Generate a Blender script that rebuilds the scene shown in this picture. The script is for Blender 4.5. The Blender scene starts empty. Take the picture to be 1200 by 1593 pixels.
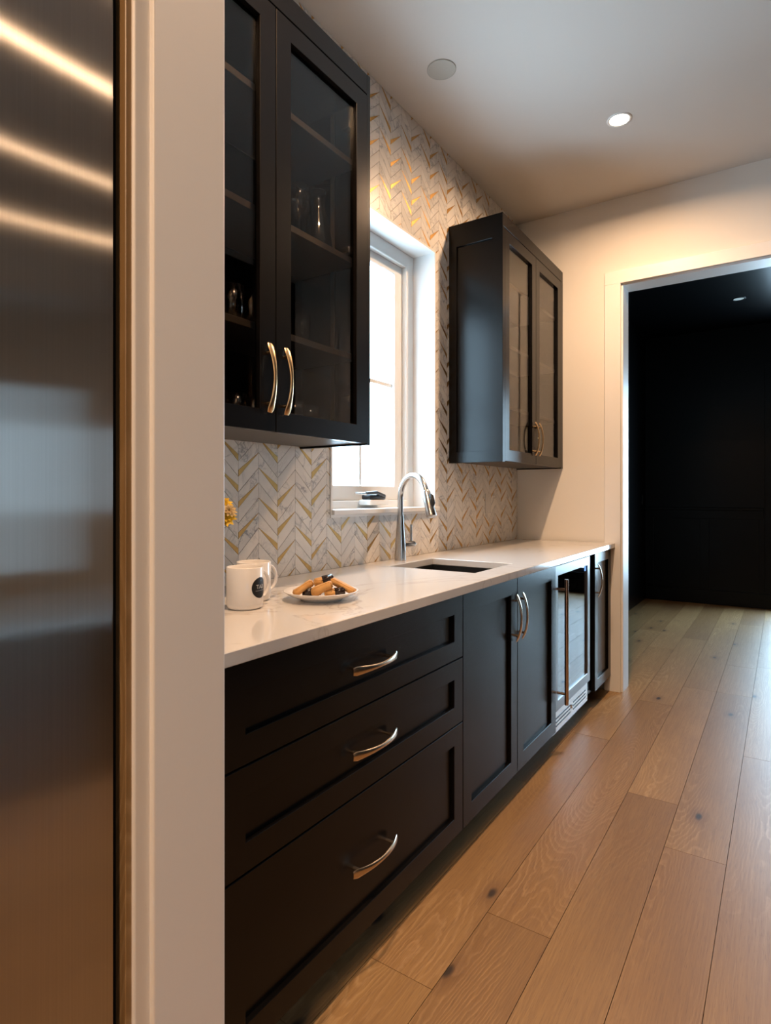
import bpy, bmesh, math, random
from mathutils import Vector, Matrix

# ------------------------------------------------------------------ camera, world, exposure
scene = bpy.context.scene
COL = scene.collection
CAM = Vector((1.4943, 0.0, 1.2058)); YAW = math.radians(33.7795); FPX = 925.53; HORIZON = 770.91
cd = bpy.data.cameras.new('camera'); cam = bpy.data.objects.new('camera', cd); COL.objects.link(cam)
cam.location = CAM; cam.rotation_euler = (math.pi / 2, 0, YAW)
cd.sensor_fit = 'VERTICAL'; cd.sensor_height = 36.0; cd.lens = FPX / 1593 * 36
cd.shift_y = -(796.5 - HORIZON) / 1593; cd.clip_start = 0.02
scene.camera = cam
SKY_COLOR = (0.55, 0.79, 1.0); SKY_STRENGTH = 25.0
LAMP_COLOR = (1.0, 0.63, 0.365); LAMP_POWER = 40.0
world = bpy.data.worlds.new('overcast_sky'); scene.world = world; world.use_nodes = True
bg = world.node_tree.nodes['Background']; bg.inputs[0].default_value = (*SKY_COLOR, 1); bg.inputs[1].default_value = SKY_STRENGTH
vs = scene.view_settings; vs.view_transform = 'Standard'; vs.look = 'None'; vs.gamma = 1.0; vs.use_curve_mapping = False
vs.exposure = -0.30
scene.cycles.use_denoising = True; scene.cycles.max_bounces = 8; scene.cycles.transparent_max_bounces = 24
scene.cycles.sample_clamp_indirect = 6.0; scene.cycles.caustics_reflective = False; scene.cycles.caustics_refractive = False

rnd = random.Random(7)

# ------------------------------------------------------------------ materials
def new_mat(name):
    m = bpy.data.materials.new(name); m.use_nodes = True
    nt = m.node_tree; b = nt.nodes['Principled BSDF']
    return m, nt, b
def node(nt, typ, **kw):
    n = nt.nodes.new(typ)
    for k, v in kw.items(): setattr(n, k, v)
    return n
def math_node(nt, op, a, b=None, clamp=False):
    n = node(nt, 'ShaderNodeMath', operation=op, use_clamp=clamp)
    for i, v in enumerate((a, b)):
        if v is None: continue
        if isinstance(v, (int, float)): n.inputs[i].default_value = v
        else: nt.links.new(v, n.inputs[i])
    return n.outputs[0]
def mix_col(nt, fac, a, b, mode='MIX'):
    n = node(nt, 'ShaderNodeMix', data_type='RGBA', blend_type=mode)
    for i, v in ((0, fac), (6, a), (7, b)):
        if isinstance(v, (int, float)): n.inputs[i].default_value = v
        elif isinstance(v, tuple): n.inputs[i].default_value = (*v, 1) if len(v) == 3 else v
        else: nt.links.new(v, n.inputs[i])
    return n.outputs[2]
def ramp(nt, fac, stops):
    r = node(nt, 'ShaderNodeValToRGB'); e = r.color_ramp.elements
    while len(e) < len(stops): e.new(0.5)
    for el, (p, c) in zip(e, stops):
        el.position = p; el.color = (*c, 1) if isinstance(c, tuple) else (c, c, c, 1)
    nt.links.new(fac, r.inputs[0]); return r.outputs[0]
def noise(nt, vec, scale, detail=3, rough=0.5, dist=0.0):
    n = node(nt, 'ShaderNodeTexNoise'); n.inputs['Scale'].default_value = scale; n.inputs['Detail'].default_value = detail
    n.inputs['Roughness'].default_value = rough; n.inputs['Distortion'].default_value = dist
    if vec is not None: nt.links.new(vec, n.inputs['Vector'])
    return n.outputs['Fac']
def mapping(nt, vec, scale=(1, 1, 1), loc=(0, 0, 0), rot=(0, 0, 0)):
    n = node(nt, 'ShaderNodeMapping'); n.inputs['Scale'].default_value = scale; n.inputs['Location'].default_value = loc
    n.inputs['Rotation'].default_value = rot
    nt.links.new(vec, n.inputs['Vector']); return n.outputs[0]
def bump(nt, b, height, strength, dist=0.002):
    n = node(nt, 'ShaderNodeBump'); n.inputs['Strength'].default_value = strength; n.inputs['Distance'].default_value = dist
    nt.links.new(height, n.inputs['Height']); nt.links.new(n.outputs[0], b.inputs['Normal'])
def coord(nt, kind='Object'):
    return node(nt, 'ShaderNodeTexCoord').outputs[kind]

def paint(name, color, rough=0.5, spec=0.5, var=0.04, scale=6.0, bumpy=0.0):
    m, nt, b = new_mat(name); c = coord(nt)
    f = noise(nt, c, scale, 4)
    lo = tuple(x * (1 - var) for x in color); hi = tuple(min(1, x * (1 + var)) for x in color)
    nt.links.new(mix_col(nt, f, lo, hi), b.inputs['Base Color'])
    b.inputs['Roughness'].default_value = rough; b.inputs['Specular IOR Level'].default_value = spec
    if bumpy: bump(nt, b, noise(nt, c, 350, 3), bumpy, 0.0006)
    return m
def metal(name, color, rough, var=0.06, scale=(4, 4, 4), aniso=0.0, rot=0.0):
    m, nt, b = new_mat(name); c = mapping(nt, coord(nt), scale)
    f = noise(nt, c, 8, 3)
    lo = tuple(x * (1 - var) for x in color); hi = tuple(min(1, x * (1 + var)) for x in color)
    nt.links.new(mix_col(nt, f, lo, hi), b.inputs['Base Color'])
    b.inputs['Metallic'].default_value = 1; b.inputs['Roughness'].default_value = rough
    if aniso:
        b.inputs['Anisotropic'].default_value = aniso; b.inputs['Anisotropic Rotation'].default_value = rot
        t = node(nt, 'ShaderNodeTangent', direction_type='RADIAL', axis='Z'); nt.links.new(t.outputs[0], b.inputs['Tangent'])
    return m
def thin_glass(name, tint=(1, 1, 1), ior=1.45, rough=0.0, base=0.0):
    m, nt, b = new_mat(name); nt.nodes.remove(b); out = nt.nodes['Material Output']
    tr = node(nt, 'ShaderNodeBsdfTransparent'); gl = node(nt, 'ShaderNodeBsdfGlossy'); gl.inputs['Roughness'].default_value = rough
    f = noise(nt, coord(nt), 3.0, 2)
    nt.links.new(mix_col(nt, f, tuple(t * 0.98 for t in tint), tint), tr.inputs[0])
    lw = node(nt, 'ShaderNodeLayerWeight'); lw.inputs[0].default_value = 0.5
    f0 = ((ior - 1) / (ior + 1)) ** 2 + base
    sch = math_node(nt, 'POWER', lw.outputs['Facing'], 5.0)
    fac = math_node(nt, 'ADD', math_node(nt, 'MULTIPLY', sch, 1 - f0), f0, True)
    mx = node(nt, 'ShaderNodeMixShader'); nt.links.new(fac, mx.inputs[0]); nt.links.new(tr.outputs[0], mx.inputs[1]); nt.links.new(gl.outputs[0], mx.inputs[2])
    nt.links.new(mx.outputs[0], out.inputs[0]); return m
def emit(name, color, strength):
    m, nt, b = new_mat(name)
    f = noise(nt, coord(nt), 40, 2)
    nt.links.new(mix_col(nt, f, color, tuple(min(1, c * 1.02) for c in color)), b.inputs['Emission Color'])
    b.inputs['Emission Strength'].default_value = strength; return m

M = {}
M['wall'] = paint('warm_white_wall_paint', (0.79, 0.76, 0.71), 0.75, 0.3, 0.02, 3, 0.15)
M['ceiling'] = paint('ceiling_paint', (0.66, 0.625, 0.585), 0.85, 0.2, 0.02, 2, 0.1)
M['trim'] = paint('white_trim_paint', (0.83, 0.815, 0.795), 0.38, 0.5, 0.015, 4)
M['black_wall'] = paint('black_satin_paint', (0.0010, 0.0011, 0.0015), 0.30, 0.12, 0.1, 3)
M['cab'] = paint('espresso_satin_lacquer', (0.0040, 0.0033, 0.0030), 0.27, 0.22, 0.12, 5)
M['cab_in'] = paint('cabinet_interior', (0.028, 0.023, 0.020), 0.5, 0.4, 0.1, 5)
M['shelf'] = paint('cabinet_shelf', (0.060, 0.050, 0.043), 0.45, 0.4, 0.1, 5)
M['brass'] = metal('brushed_brass', (0.73, 0.50, 0.27), 0.27, 0.08, (3, 40, 40))
M['nickel'] = metal('champagne_bronze', (0.66, 0.53, 0.40), 0.26, 0.06, (3, 40, 40))
M['gold'] = metal('brass_inlay', (0.58, 0.345, 0.115), 0.46, 0.25, (6, 6, 6))
def brushed_steel():
    """vertical grain: a fan of anisotropic lobes turned about the vertical, as the scratched surface faces many ways"""
    m, nt, b = new_mat('brushed_stainless'); nt.nodes.remove(b); out = nt.nodes['Material Output']
    geo = node(nt, 'ShaderNodeNewGeometry'); tg = node(nt, 'ShaderNodeTangent', direction_type='RADIAL', axis='Z')
    grain = noise(nt, mapping(nt, geo.outputs['Position'], (400, 400, 1.5)), 1.0, 3)
    col = mix_col(nt, grain, (0.54, 0.52, 0.495), (0.66, 0.64, 0.615))
    prev = None; angs = (-60, -45, -30, -15, 0, 15, 30, 45, 60)
    for i, a in enumerate(angs):
        vr = node(nt, 'ShaderNodeVectorRotate', rotation_type='Z_AXIS'); vr.inputs['Angle'].default_value = math.radians(a)
        nt.links.new(geo.outputs['Normal'], vr.inputs['Vector'])
        g = node(nt, 'ShaderNodeBsdfAnisotropic'); g.inputs['Roughness'].default_value = 0.30; g.inputs['Anisotropy'].default_value = 0.92; g.inputs['Rotation'].default_value = 0.25
        nt.links.new(col, g.inputs['Color']); nt.links.new(vr.outputs[0], g.inputs['Normal']); nt.links.new(tg.outputs[0], g.inputs['Tangent'])
        if prev is None: prev = g.outputs[0]
        else:
            mx = node(nt, 'ShaderNodeMixShader'); mx.inputs[0].default_value = 1.0 / (i + 1); nt.links.new(prev, mx.inputs[1]); nt.links.new(g.outputs[0], mx.inputs[2]); prev = mx.outputs[0]
    nt.links.new(prev, out.inputs[0]); return m
M['steel'] = brushed_steel()
M['steel_plain'] = metal('satin_stainless', (0.62, 0.61, 0.60), 0.26, 0.05, (30, 30, 3))
M['steel_dark'] = metal('dark_stainless', (0.21, 0.205, 0.20), 0.32, 0.05, (30, 30, 3))
M['bronze_bar'] = metal('satin_bronze_bar', (0.52, 0.42, 0.35), 0.25, 0.05, (30, 30, 3))
M['chrome'] = metal('brushed_nickel', (0.56, 0.55, 0.54), 0.24, 0.04)
M['black'] = paint('black_plastic', (0.008, 0.008, 0.009), 0.4, 0.5, 0.1, 20)
M['rubber'] = paint('black_rubber', (0.004, 0.004, 0.004), 0.8, 0.2, 0.1, 20)
M['white_vinyl'] = paint('white_vinyl', (0.82, 0.83, 0.82), 0.4, 0.4, 0.01, 5)
M['ceramic'] = paint('white_ceramic', (0.80, 0.765, 0.73), 0.16, 0.5, 0.01, 8)
M['sink'] = paint('black_composite', (0.012, 0.012, 0.012), 0.35, 0.4, 0.2, 60)
M['glass'] = thin_glass('cabinet_glass', (0.80, 0.78, 0.75), 1.5)
M['cool_glass'] = thin_glass('cooler_glass', (0.35, 0.36, 0.38), 1.6, 0.0, 0.12)
M['win_glass'] = thin_glass('window_glass', (0.96, 0.98, 0.98), 1.35)
M['ware'] = thin_glass('glassware', (0.86, 0.86, 0.85), 1.5, 0.06, 0.10)
M['ware_dark'] = thin_glass('smoky_glassware', (0.55, 0.50, 0.44), 1.55, 0.08, 0.10)
M['grout'] = paint('grout', (0.50, 0.475, 0.45), 0.9, 0.2, 0.06, 40)
M['speaker'] = paint('speaker_grille', (0.47, 0.455, 0.41), 0.8, 0.2, 0.06, 300)
M['lens'] = emit('lamp_lens', (1.0, 0.85, 0.66), 60)
M['display'] = emit('blue_display', (0.05, 0.30, 0.85), 1.2)
M['subfloor'] = paint('dark_subfloor', (0.05, 0.03, 0.017), 0.7, 0.2, 0.2, 10); M['edge_wood'] = None

def make_marble(name, tile):
    m, nt, b = new_mat(name)
    geo = node(nt, 'ShaderNodeNewGeometry'); inf = node(nt, 'ShaderNodeObjectInfo')
    if tile:
        r = math_node(nt, 'FRACT', math_node(nt, 'ADD', math_node(nt, 'MULTIPLY', geo.outputs['Random Per Island'], 7.31), math_node(nt, 'MULTIPLY', inf.outputs['Random'], 13.7)))
        cmb = node(nt, 'ShaderNodeCombineXYZ')
        for i, k in enumerate((3.0, 41.0, 67.0)): nt.links.new(math_node(nt, 'MULTIPLY', r, k), cmb.inputs[i])
        add = node(nt, 'ShaderNodeVectorMath', operation='ADD'); nt.links.new(geo.outputs['Position'], add.inputs[0]); nt.links.new(cmb.outputs[0], add.inputs[1])
        p = add.outputs[0]; s1, s2 = 10.0, 26.0
        base, vein = (0.79, 0.75, 0.70), (0.20, 0.20, 0.22)
    else:
        p = geo.outputs['Position']; s1, s2 = 1.6, 5.0
        base, vein = (0.69, 0.66, 0.63), (0.43, 0.395, 0.36)
    w = noise(nt, p, s1, 5, 0.6, 1.2)
    v = math_node(nt, 'ABSOLUTE', math_node(nt, 'SUBTRACT', w, 0.5))
    v1 = ramp(nt, v, [(0.0, 1.0), (0.018 if tile else 0.01, 0.35 if tile else 0.15), (0.06 if tile else 0.03, 0.0)])
    msk = ramp(nt, noise(nt, p, s1 * 0.6, 2), [(0.42, 0.0), (0.68, 1.0)])
    c = mix_col(nt, math_node(nt, 'MULTIPLY', v1, msk), base, vein)
    cloud = ramp(nt, noise(nt, p, s2 * 0.5, 4), [(0.4, 0.0), (0.8, 0.35 if tile else 0.12)])
    c = mix_col(nt, cloud, c, (0.50, 0.51, 0.53) if tile else (0.6, 0.55, 0.5))
    if tile:
        tint = ramp(nt, r, [(0.0, 0.86), (0.5, 0.97), (1.0, 1.0)])
        c = mix_col(nt, 1.0, c, tint, 'MULTIPLY')
    nt.links.new(c, b.inputs['Base Color'])
    b.inputs['Roughness'].default_value = 0.32 if tile else 0.10
    return m
M['marble'] = make_marble('chevron_marble', True)
M['quartz'] = make_marble('polished_quartz', False)

def make_oak(name, plank=True, dark=1.0):
    m, nt, b = new_mat(name); inf = node(nt, 'ShaderNodeObjectInfo')
    r = inf.outputs['Random'] if plank else None
    c0 = coord(nt)
    if plank:
        cmb = node(nt, 'ShaderNodeCombineXYZ')
        nt.links.new(math_node(nt, 'MULTIPLY', r, 37.0), cmb.inputs[0]); nt.links.new(math_node(nt, 'MULTIPLY', r, 91.0), cmb.inputs[1]); nt.links.new(math_node(nt, 'MULTIPLY', r, 17.0), cmb.inputs[2])
        add = node(nt, 'ShaderNodeVectorMath', operation='ADD'); nt.links.new(c0, add.inputs[0]); nt.links.new(cmb.outputs[0], add.inputs[1]); p = add.outputs[0]
    else: p = c0
    # cathedral figure: contour lines of a stretched noise
    low = noise(nt, mapping(nt, p, (4.6, 0.7, 1)), 1.0, 1, 0.4, 0.15)
    wob = noise(nt, mapping(nt, p, (30, 18, 1)), 1.0, 2, 0.5)
    ring = math_node(nt, 'FRACT', math_node(nt, 'ADD', math_node(nt, 'MULTIPLY', low, 52.0), math_node(nt, 'MULTIPLY', wob, 1.3)))
    ringc = ramp(nt, ring, [(0.0, 0.0), (0.5, 0.12), (0.82, 1.0), (1.0, 0.0)])
    figmask = ramp(nt, noise(nt, mapping(nt, p, (4, 0.7, 1), (5, 3, 1)), 1.0, 1), [(0.46, 0.08), (0.66, 0.9)])
    fine = noise(nt, mapping(nt, p, (170, 5, 1)), 1.0, 4, 0.65)
    pore = ramp(nt, noise(nt, mapping(nt, p, (420, 22, 1)), 1.0, 2), [(0.56, 0.0), (0.72, 1.0)])
    blot = noise(nt, mapping(nt, p, (5, 1.3, 1), (9, 9, 0)), 1.0, 3)
    c = mix_col(nt, blot, (0.245, 0.136, 0.054), (0.42, 0.268, 0.112))
    c = mix_col(nt, math_node(nt, 'MULTIPLY', math_node(nt, 'MULTIPLY', ringc, figmask), 0.62), c, (0.56, 0.385, 0.205))
    c = mix_col(nt, math_node(nt, 'MULTIPLY', ramp(nt, fine, [(0.35, 0.0), (0.7, 1.0)]), 0.42), c, (0.165, 0.082, 0.036))
    c = mix_col(nt, math_node(nt, 'MULTIPLY', pore, 0.34), c, (0.11, 0.055, 0.027))
    # knots
    kp = mapping(nt, p, (5.4, 2.4, 1)); vz = node(nt, 'ShaderNodeTexVoronoi', voronoi_dimensions='2D'); vz.inputs['Scale'].default_value = 1.0
    nt.links.new(mix_col(nt, 0.04, kp, noise(nt, mapping(nt, p, (40, 25, 1)), 1.0, 2)), vz.inputs['Vector'])
    sel = math_node(nt, 'GREATER_THAN', node_sep(nt, vz.outputs['Color']), 0.70)
    kd = vz.outputs['Distance']
    halo = math_node(nt, 'MULTIPLY', ramp(nt, kd, [(0.05, 1.0), (0.22, 0.0)]), sel)
    core = math_node(nt, 'MULTIPLY', ramp(nt, kd, [(0.03, 1.0), (0.075, 0.0)]), sel)
    c = mix_col(nt, math_node(nt, 'MULTIPLY', halo, 0.55), c, (0.15, 0.075, 0.035))
    c = mix_col(nt, math_node(nt, 'MULTIPLY', core, 0.92), c, (0.022, 0.014, 0.010))
    if plank:
        h2 = math_node(nt, 'FRACT', math_node(nt, 'MULTIPLY', r, 17.3))
        tone = ramp(nt, h2, [(0.0, (0.64, 0.55, 0.49)), (0.25, (0.93, 0.91, 0.86)), (0.6, (1.04, 1.02, 0.98)), (0.8, (0.80, 0.73, 0.67)), (1.0, (1.15, 1.16, 1.18))])
        c = mix_col(nt, 1.0, c, tone, 'MULTIPLY')
    if dark != 1.0: c = mix_col(nt, 1.0, c, (dark, dark, dark), 'MULTIPLY')
    nt.links.new(c, b.inputs['Base Color'])
    nt.links.new(ramp(nt, fine, [(0.0, 0.36), (1.0, 0.48)]), b.inputs['Roughness'])
    b.inputs['Specular IOR Level'].default_value = 0.75
    bump(nt, b, math_node(nt, 'SUBTRACT', math_node(nt, 'MULTIPLY', fine, 0.5), pore), 0.12, 0.0008)
    return m
def node_sep(nt, col):
    s = node(nt, 'ShaderNodeSeparateColor'); nt.links.new(col, s.inputs[0]); return s.outputs[0]
M['oak'] = make_oak('wide_plank_oak'); M['edge_wood'] = make_oak('raw_wood_edge', False, 0.75)

def make_biscuit():
    m, nt, b = new_mat('baked_biscuit'); c = coord(nt)
    f = noise(nt, c, 45, 4); s = noise(nt, c, 180, 2)
    col = mix_col(nt, f, (0.50, 0.22, 0.055), (0.78, 0.46, 0.16))
    col = mix_col(nt, ramp(nt, s, [(0.66, 0.0), (0.74, 0.8)]), col, (0.10, 0.035, 0.012))
    nt.links.new(col, b.inputs['Base Color']); b.inputs['Roughness'].default_value = 0.7; bump(nt, b, f, 0.4, 0.002); return m
M['biscuit'] = make_biscuit()
M['chocolate'] = paint('dark_chocolate', (0.022, 0.011, 0.008), 0.24, 0.5, 0.3, 60)
M['petal'] = paint('yellow_petal', (0.95, 0.66, 0.07), 0.5, 0.3, 0.15, 60)
M['petal_pale'] = paint('cream_petal', (0.82, 0.66, 0.38), 0.5, 0.3, 0.15, 60)
M['leaf'] = paint('dark_leaf', (0.02, 0.045, 0.012), 0.45, 0.4, 0.3, 40)
M['vase'] = paint('grey_stoneware', (0.45, 0.44, 0.42), 0.4, 0.4, 0.08, 20)
M['logo'] = paint('black_print', (0.006, 0.006, 0.007), 0.45, 0.4, 0.05, 20)
M['logo_text'] = paint('pale_print', (0.55, 0.53, 0.5), 0.5, 0.4, 0.05, 20)
M['plate_outlet'] = M['marble']

# ------------------------------------------------------------------ mesh helpers
def empty(name, loc, label=None, cat=None, group=None, kind=None):
    o = bpy.data.objects.new(name, None); o.location = loc; o.empty_display_size = 0.05; COL.objects.link(o)
    tag(o, label, cat, group, kind); return o
def tag(o, label=None, cat=None, group=None, kind=None):
    for k, v in (('label', label), ('category', cat), ('group', group), ('kind', kind)):
        if v: o[k] = v
    return o
ORIG = {}
def origin(o):
    v = Vector(o.location); p = o.parent
    while p: v += Vector(p.location); p = p.parent
    return v
class MB:
    """collects shapes given in world coordinates into one bmesh"""
    def __init__(s): s.bm = bmesh.new()
    def _bev(s, geom_faces, r, seg=2):
        if r <= 0: return
        ed = set()
        for f in geom_faces:
            for e in f.edges: ed.add(e)
        bmesh.ops.bevel(s.bm, geom=list(ed), offset=r, segments=seg, affect='EDGES', clamp_overlap=True, profile=0.5)
    def box(s, lo, hi, r=0.0, seg=2, M4=None):
        x0, y0, z0 = lo; x1, y1, z1 = hi
        vs_ = [s.bm.verts.new(p) for p in ((x0, y0, z0), (x1, y0, z0), (x1, y1, z0), (x0, y1, z0), (x0, y0, z1), (x1, y0, z1), (x1, y1, z1), (x0, y1, z1))]
        if M4 is not None:
            for v in vs_: v.co = M4 @ v.co
        fs = [s.bm.faces.new([vs_[i] for i in q]) for q in ((3, 2, 1, 0), (4, 5, 6, 7), (0, 1, 5, 4), (1, 2, 6, 5), (2, 3, 7, 6), (3, 0, 4, 7))]
        s._bev(fs, r, seg); return s
    def ring(s, axis, d0, d1, outer, inner, r=0.0):
        """frame between two rectangles, outer/inner = (a0,a1,b0,b1); normal along axis from d0 to d1"""
        def P(a, b, d):
            return {'x': (d, a, b), 'y': (a, d, b), 'z': (a, b, d)}[axis]
        L = []
        for d in (d0, d1):
            for (a0, a1, b0, b1) in (outer, inner):
                L.append([s.bm.verts.new(P(*q, d)) for q in ((a0, b0), (a1, b0), (a1, b1), (a0, b1))])
        fs = []
        for i in range(4):
            j = (i + 1) % 4
            fs.append(s.bm.faces.new((L[0][i], L[0][j], L[1][j], L[1][i])))
            fs.append(s.bm.faces.new((L[2][i], L[3][i], L[3][j], L[2][j])))
            fs.append(s.bm.faces.new((L[0][i], L[2][i], L[2][j], L[0][j])))
            fs.append(s.bm.faces.new((L[1][i], L[1][j], L[3][j], L[3][i])))
        if r > 0:
            ed = []
            for k in (0, 1, 2, 3):
                for i in range(4):
                    e = s.bm.edges.get((L[k][i], L[k][(i + 1) % 4]))
                    if e: ed.append(e)
            bmesh.ops.bevel(s.bm, geom=ed, offset=r, segments=1, affect='EDGES', clamp_overlap=True)
        return s
    def lathe(s, base, prof, n=32, axis='z', M4=None):
        rings = []
        for (r, h) in prof:
            row = []
            if r < 1e-6:
                p = Vector((0, 0, h)); p = (M4 @ p) if M4 is not None else p
                row = [s.bm.verts.new(Vector(base) + p)]
            else:
                for i in range(n):
                    a = 2 * math.pi * i / n; p = Vector((r * math.cos(a), r * math.sin(a), h))
                    p = (M4 @ p) if M4 is not None else p
                    row.append(s.bm.verts.new(Vector(base) + p))
            rings.append(row)
        for A, B in zip(rings, rings[1:]):
            for i in range(n):
                j = (i + 1) % n
                if len(A) == 1 and len(B) == 1: continue
                if len(A) == 1: s.bm.faces.new((A[0], B[j], B[i]))
                elif len(B) == 1: s.bm.faces.new((A[i], A[j], B[0]))
                else: s.bm.faces.new((A[i], A[j], B[j], B[i]))
        return s
    def sweep(s, pts, radii, n=12, up=None, cap=True):
        """tube along pts; radii = (w, t) half sizes per point or a number; up fixes the frame"""
        pts = [Vector(p) for p in pts]; rows = []; prevN = None
        for i, p in enumerate(pts):
            t = (pts[min(i + 1, len(pts) - 1)] - pts[max(i - 1, 0)]).normalized()
            if up is not None: a = Vector(up)
            else: a = prevN if prevN is not None else (Vector((0, 0, 1)) if abs(t.z) < 0.9 else Vector((1, 0, 0)))
            nrm = (a - t * a.dot(t)).normalized(); bi = t.cross(nrm); prevN = nrm
            rr = radii[i] if isinstance(radii, (list, tuple)) else radii
            w, th = rr if isinstance(rr, (list, tuple)) else (rr, rr)
            row = []
            for k in range(n):
                ang = 2 * math.pi * k / n; ca, sa = math.cos(ang), math.sin(ang)
                row.append(s.bm.verts.new(p + nrm * w * ca + bi * th * sa))
            rows.append(row)
        for A, B in zip(rows, rows[1:]):
            for k in range(n):
                j = (k + 1) % n; s.bm.faces.new((A[k], A[j], B[j], B[k]))
        if cap: s.bm.faces.new(rows[0][::-1]); s.bm.faces.new(rows[-1])
        return s
    def poly(s, pts, thick):
        """prism: pts front loop, extruded by vector thick"""
        f = [s.bm.verts.new(p) for p in pts]; t = Vector(thick); b = [s.bm.verts.new(Vector(p) + t) for p in pts]
        n = len(f); s.bm.faces.new(f); s.bm.faces.new(b[::-1])
        for i in range(n): s.bm.faces.new((f[i], b[i], b[(i + 1) % n], f[(i + 1) % n]))
        return s
    def build(s, name, mat, parent=None, smooth=False, label=None, cat=None, group=None, kind=None, at=None):
        bmesh.ops.recalc_face_normals(s.bm, faces=s.bm.faces[:])
        off = origin(parent) if parent is not None else (Vector(at) if at is not None else Vector((0, 0, 0)))
        loc = Vector((0, 0, 0))
        if parent is not None and at is not None:
            loc = Vector(at) - off; off = Vector(at)
        for v in s.bm.verts: v.co -= off
        me = bpy.data.meshes.new(name); s.bm.to_mesh(me); s.bm.free()
        if smooth:
            me.polygons.foreach_set('use_smooth', [True] * len(me.polygons))
            if smooth != 'all': me.set_sharp_from_angle(angle=math.radians(35))
        me.materials.append(mat)
        o = bpy.data.objects.new(name, me); COL.objects.link(o)
        if parent is not None: o.parent = parent; o.location = loc
        else: o.location = off
        tag(o, label, cat, group, kind); return o
def B(lo, hi, r=0.0, seg=2): return MB().box(lo, hi, r, seg)
def copy_tree(o, loc, label=None, parent=None):
    c = o.copy(); COL.objects.link(c); c.parent = parent
    if loc is not None: c.location = loc
    if label: c['label'] = label
    for ch in o.children: copy_tree(ch, None, None, c)
    return c

# ------------------------------------------------------------------ dimensions
YE = 3.84            # pantry side of the far wall
YE2 = 3.985          # its far side
ZC = 3.036           # ceiling
XU, XD, XC = 0.308, 0.610, 0.635
ZTOP = 0.914
PY0, PY1 = 0.475, 0.642     # partition beside the refrigerator
WY0, WY1, WZ0, WZ1 = 1.850, 2.685, 1.128, 2.455   # window opening
DOOR_X0, DOOR_X1, DOOR_Z = 0.672, 2.00, 2.50
XDW, YDB = 0.150, 7.50      # dark room left wall and back wall

# ------------------------------------------------------------------ setting
fl = MB().box((-0.2, -5.0, -0.12), (6.2, YE2, -0.012)).box((-0.2, YE2, -0.12), (2.85, YDB + 0.2, -0.012)).build('floor', M['subfloor'], label='wide plank oak floor running through the doorway', kind='structure')
PW = 0.186
ends = {0.596: [-0.9, 1.27, 3.05, 5.12], 0.782: [-0.4, 1.595, 3.75, 5.6], 0.968: [0.3, 2.56, 4.165, 6.2], 1.154: [0.35, 2.232, 4.168, 4.87, 6.5], 1.340: [1.15, 3.21, 4.93, 6.8]}
pr = random.Random(21)
x = 0.038
while x < 2.6:
    key = min(ends, key=lambda k: abs(k - x))
    if abs(key - x) < 0.01: es = ends[key]
    else:
        es = [pr.uniform(-1.2, -0.2)]
        while es[-1] < YDB: es.append(es[-1] + pr.uniform(1.2, 2.1))
    es = [-1.3] + [e for e in es if -1.2 < e < YDB - 0.1] + [YDB]
    for a, b in zip(es, es[1:]):
        if b < -0.2: continue
        B((x + 0.0008, a + 0.0008, -0.012), (x + PW - 0.0008, b - 0.0008, 0.0)).build('plank', M['oak'], fl, at=(x, a, 0))
    x += PW

B((-0.25, -5.0, ZC), (6.2, YE2, ZC + 0.1)).build('ceiling', M['ceiling'], label='plain off-white flat ceiling of the pantry passage', kind='structure')
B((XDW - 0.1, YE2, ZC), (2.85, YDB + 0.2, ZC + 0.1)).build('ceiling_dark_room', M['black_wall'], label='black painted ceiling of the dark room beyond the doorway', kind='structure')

# tiled wall with window hole
m = MB(); x0, x1 = -0.20, -0.006
m.ring('x', x0, x1, (PY0, YE2, 0, ZC), (WY0 - 0.012, WY1 + 0.012, WZ0 - 0.012, WZ1 + 0.012))
wall_left = m.build('wall_left', M['grout'], label='wall of marble chevron mosaic with slim brass slivers', kind='structure')
# far wall with the doorway
m = MB()
m.box((-0.2, YE, 0), (DOOR_X0 - 0.012, YE2, ZC)); m.box((DOOR_X0 - 0.012, YE, DOOR_Z + 0.012), (DOOR_X1 + 0.012, YE2, ZC)); m.box((DOOR_X1 + 0.012, YE, 0), (2.85, YE2, ZC))
m.build('wall_far', M['wall'], label='warm white painted wall around the tall cased doorway', kind='structure')
# unseen shell of the rooms
B((2.60, 0.75, 0), (2.75, YE, ZC)).build('wall_right', M['black_wall'], label='dark painted wall opposite the counter', kind='structure')
m = MB(); m.box((-0.2, -5.0, 0), (0.02, PY0, ZC)); m.build('wall_kitchen_left', M['wall'], label='painted wall behind the refrigerator', kind='structure')
B((-0.2, -5.1, 0), (6.2, -5.0, ZC)).build('wall_back', M['wall'], label='painted wall behind the viewer', kind='structure')
MB().ring('x', 6.1, 6.2, (-5.0, 0.75, 0, ZC), (-2.4, -1.95, 1.0, 1.95)).build('wall_kitchen_right', M['wall'], label='painted kitchen wall across from the refrigerator', kind='structure')
w4 = empty('added_window', (6.1, -2.4, 1.0), 'unseen window added behind the viewer to brighten the casing', kind='structure')  # added out of view: lets sky in to brighten casing and refrigerator
MB().ring('x', 6.12, 6.18, (-2.4, -1.95, 1.0, 1.95), (-2.36, -1.99, 1.04, 1.91), 0.002).build('sash', M['white_vinyl'], w4)
B((6.148, -2.36, 1.04), (6.152, -1.99, 1.91)).build('pane', M['win_glass'], w4)
B((2.75, 0.75, 0), (6.2, 0.85, ZC)).build('wall_kitchen_far', M['wall'], label='painted wall closing the kitchen side', kind='structure')
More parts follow.
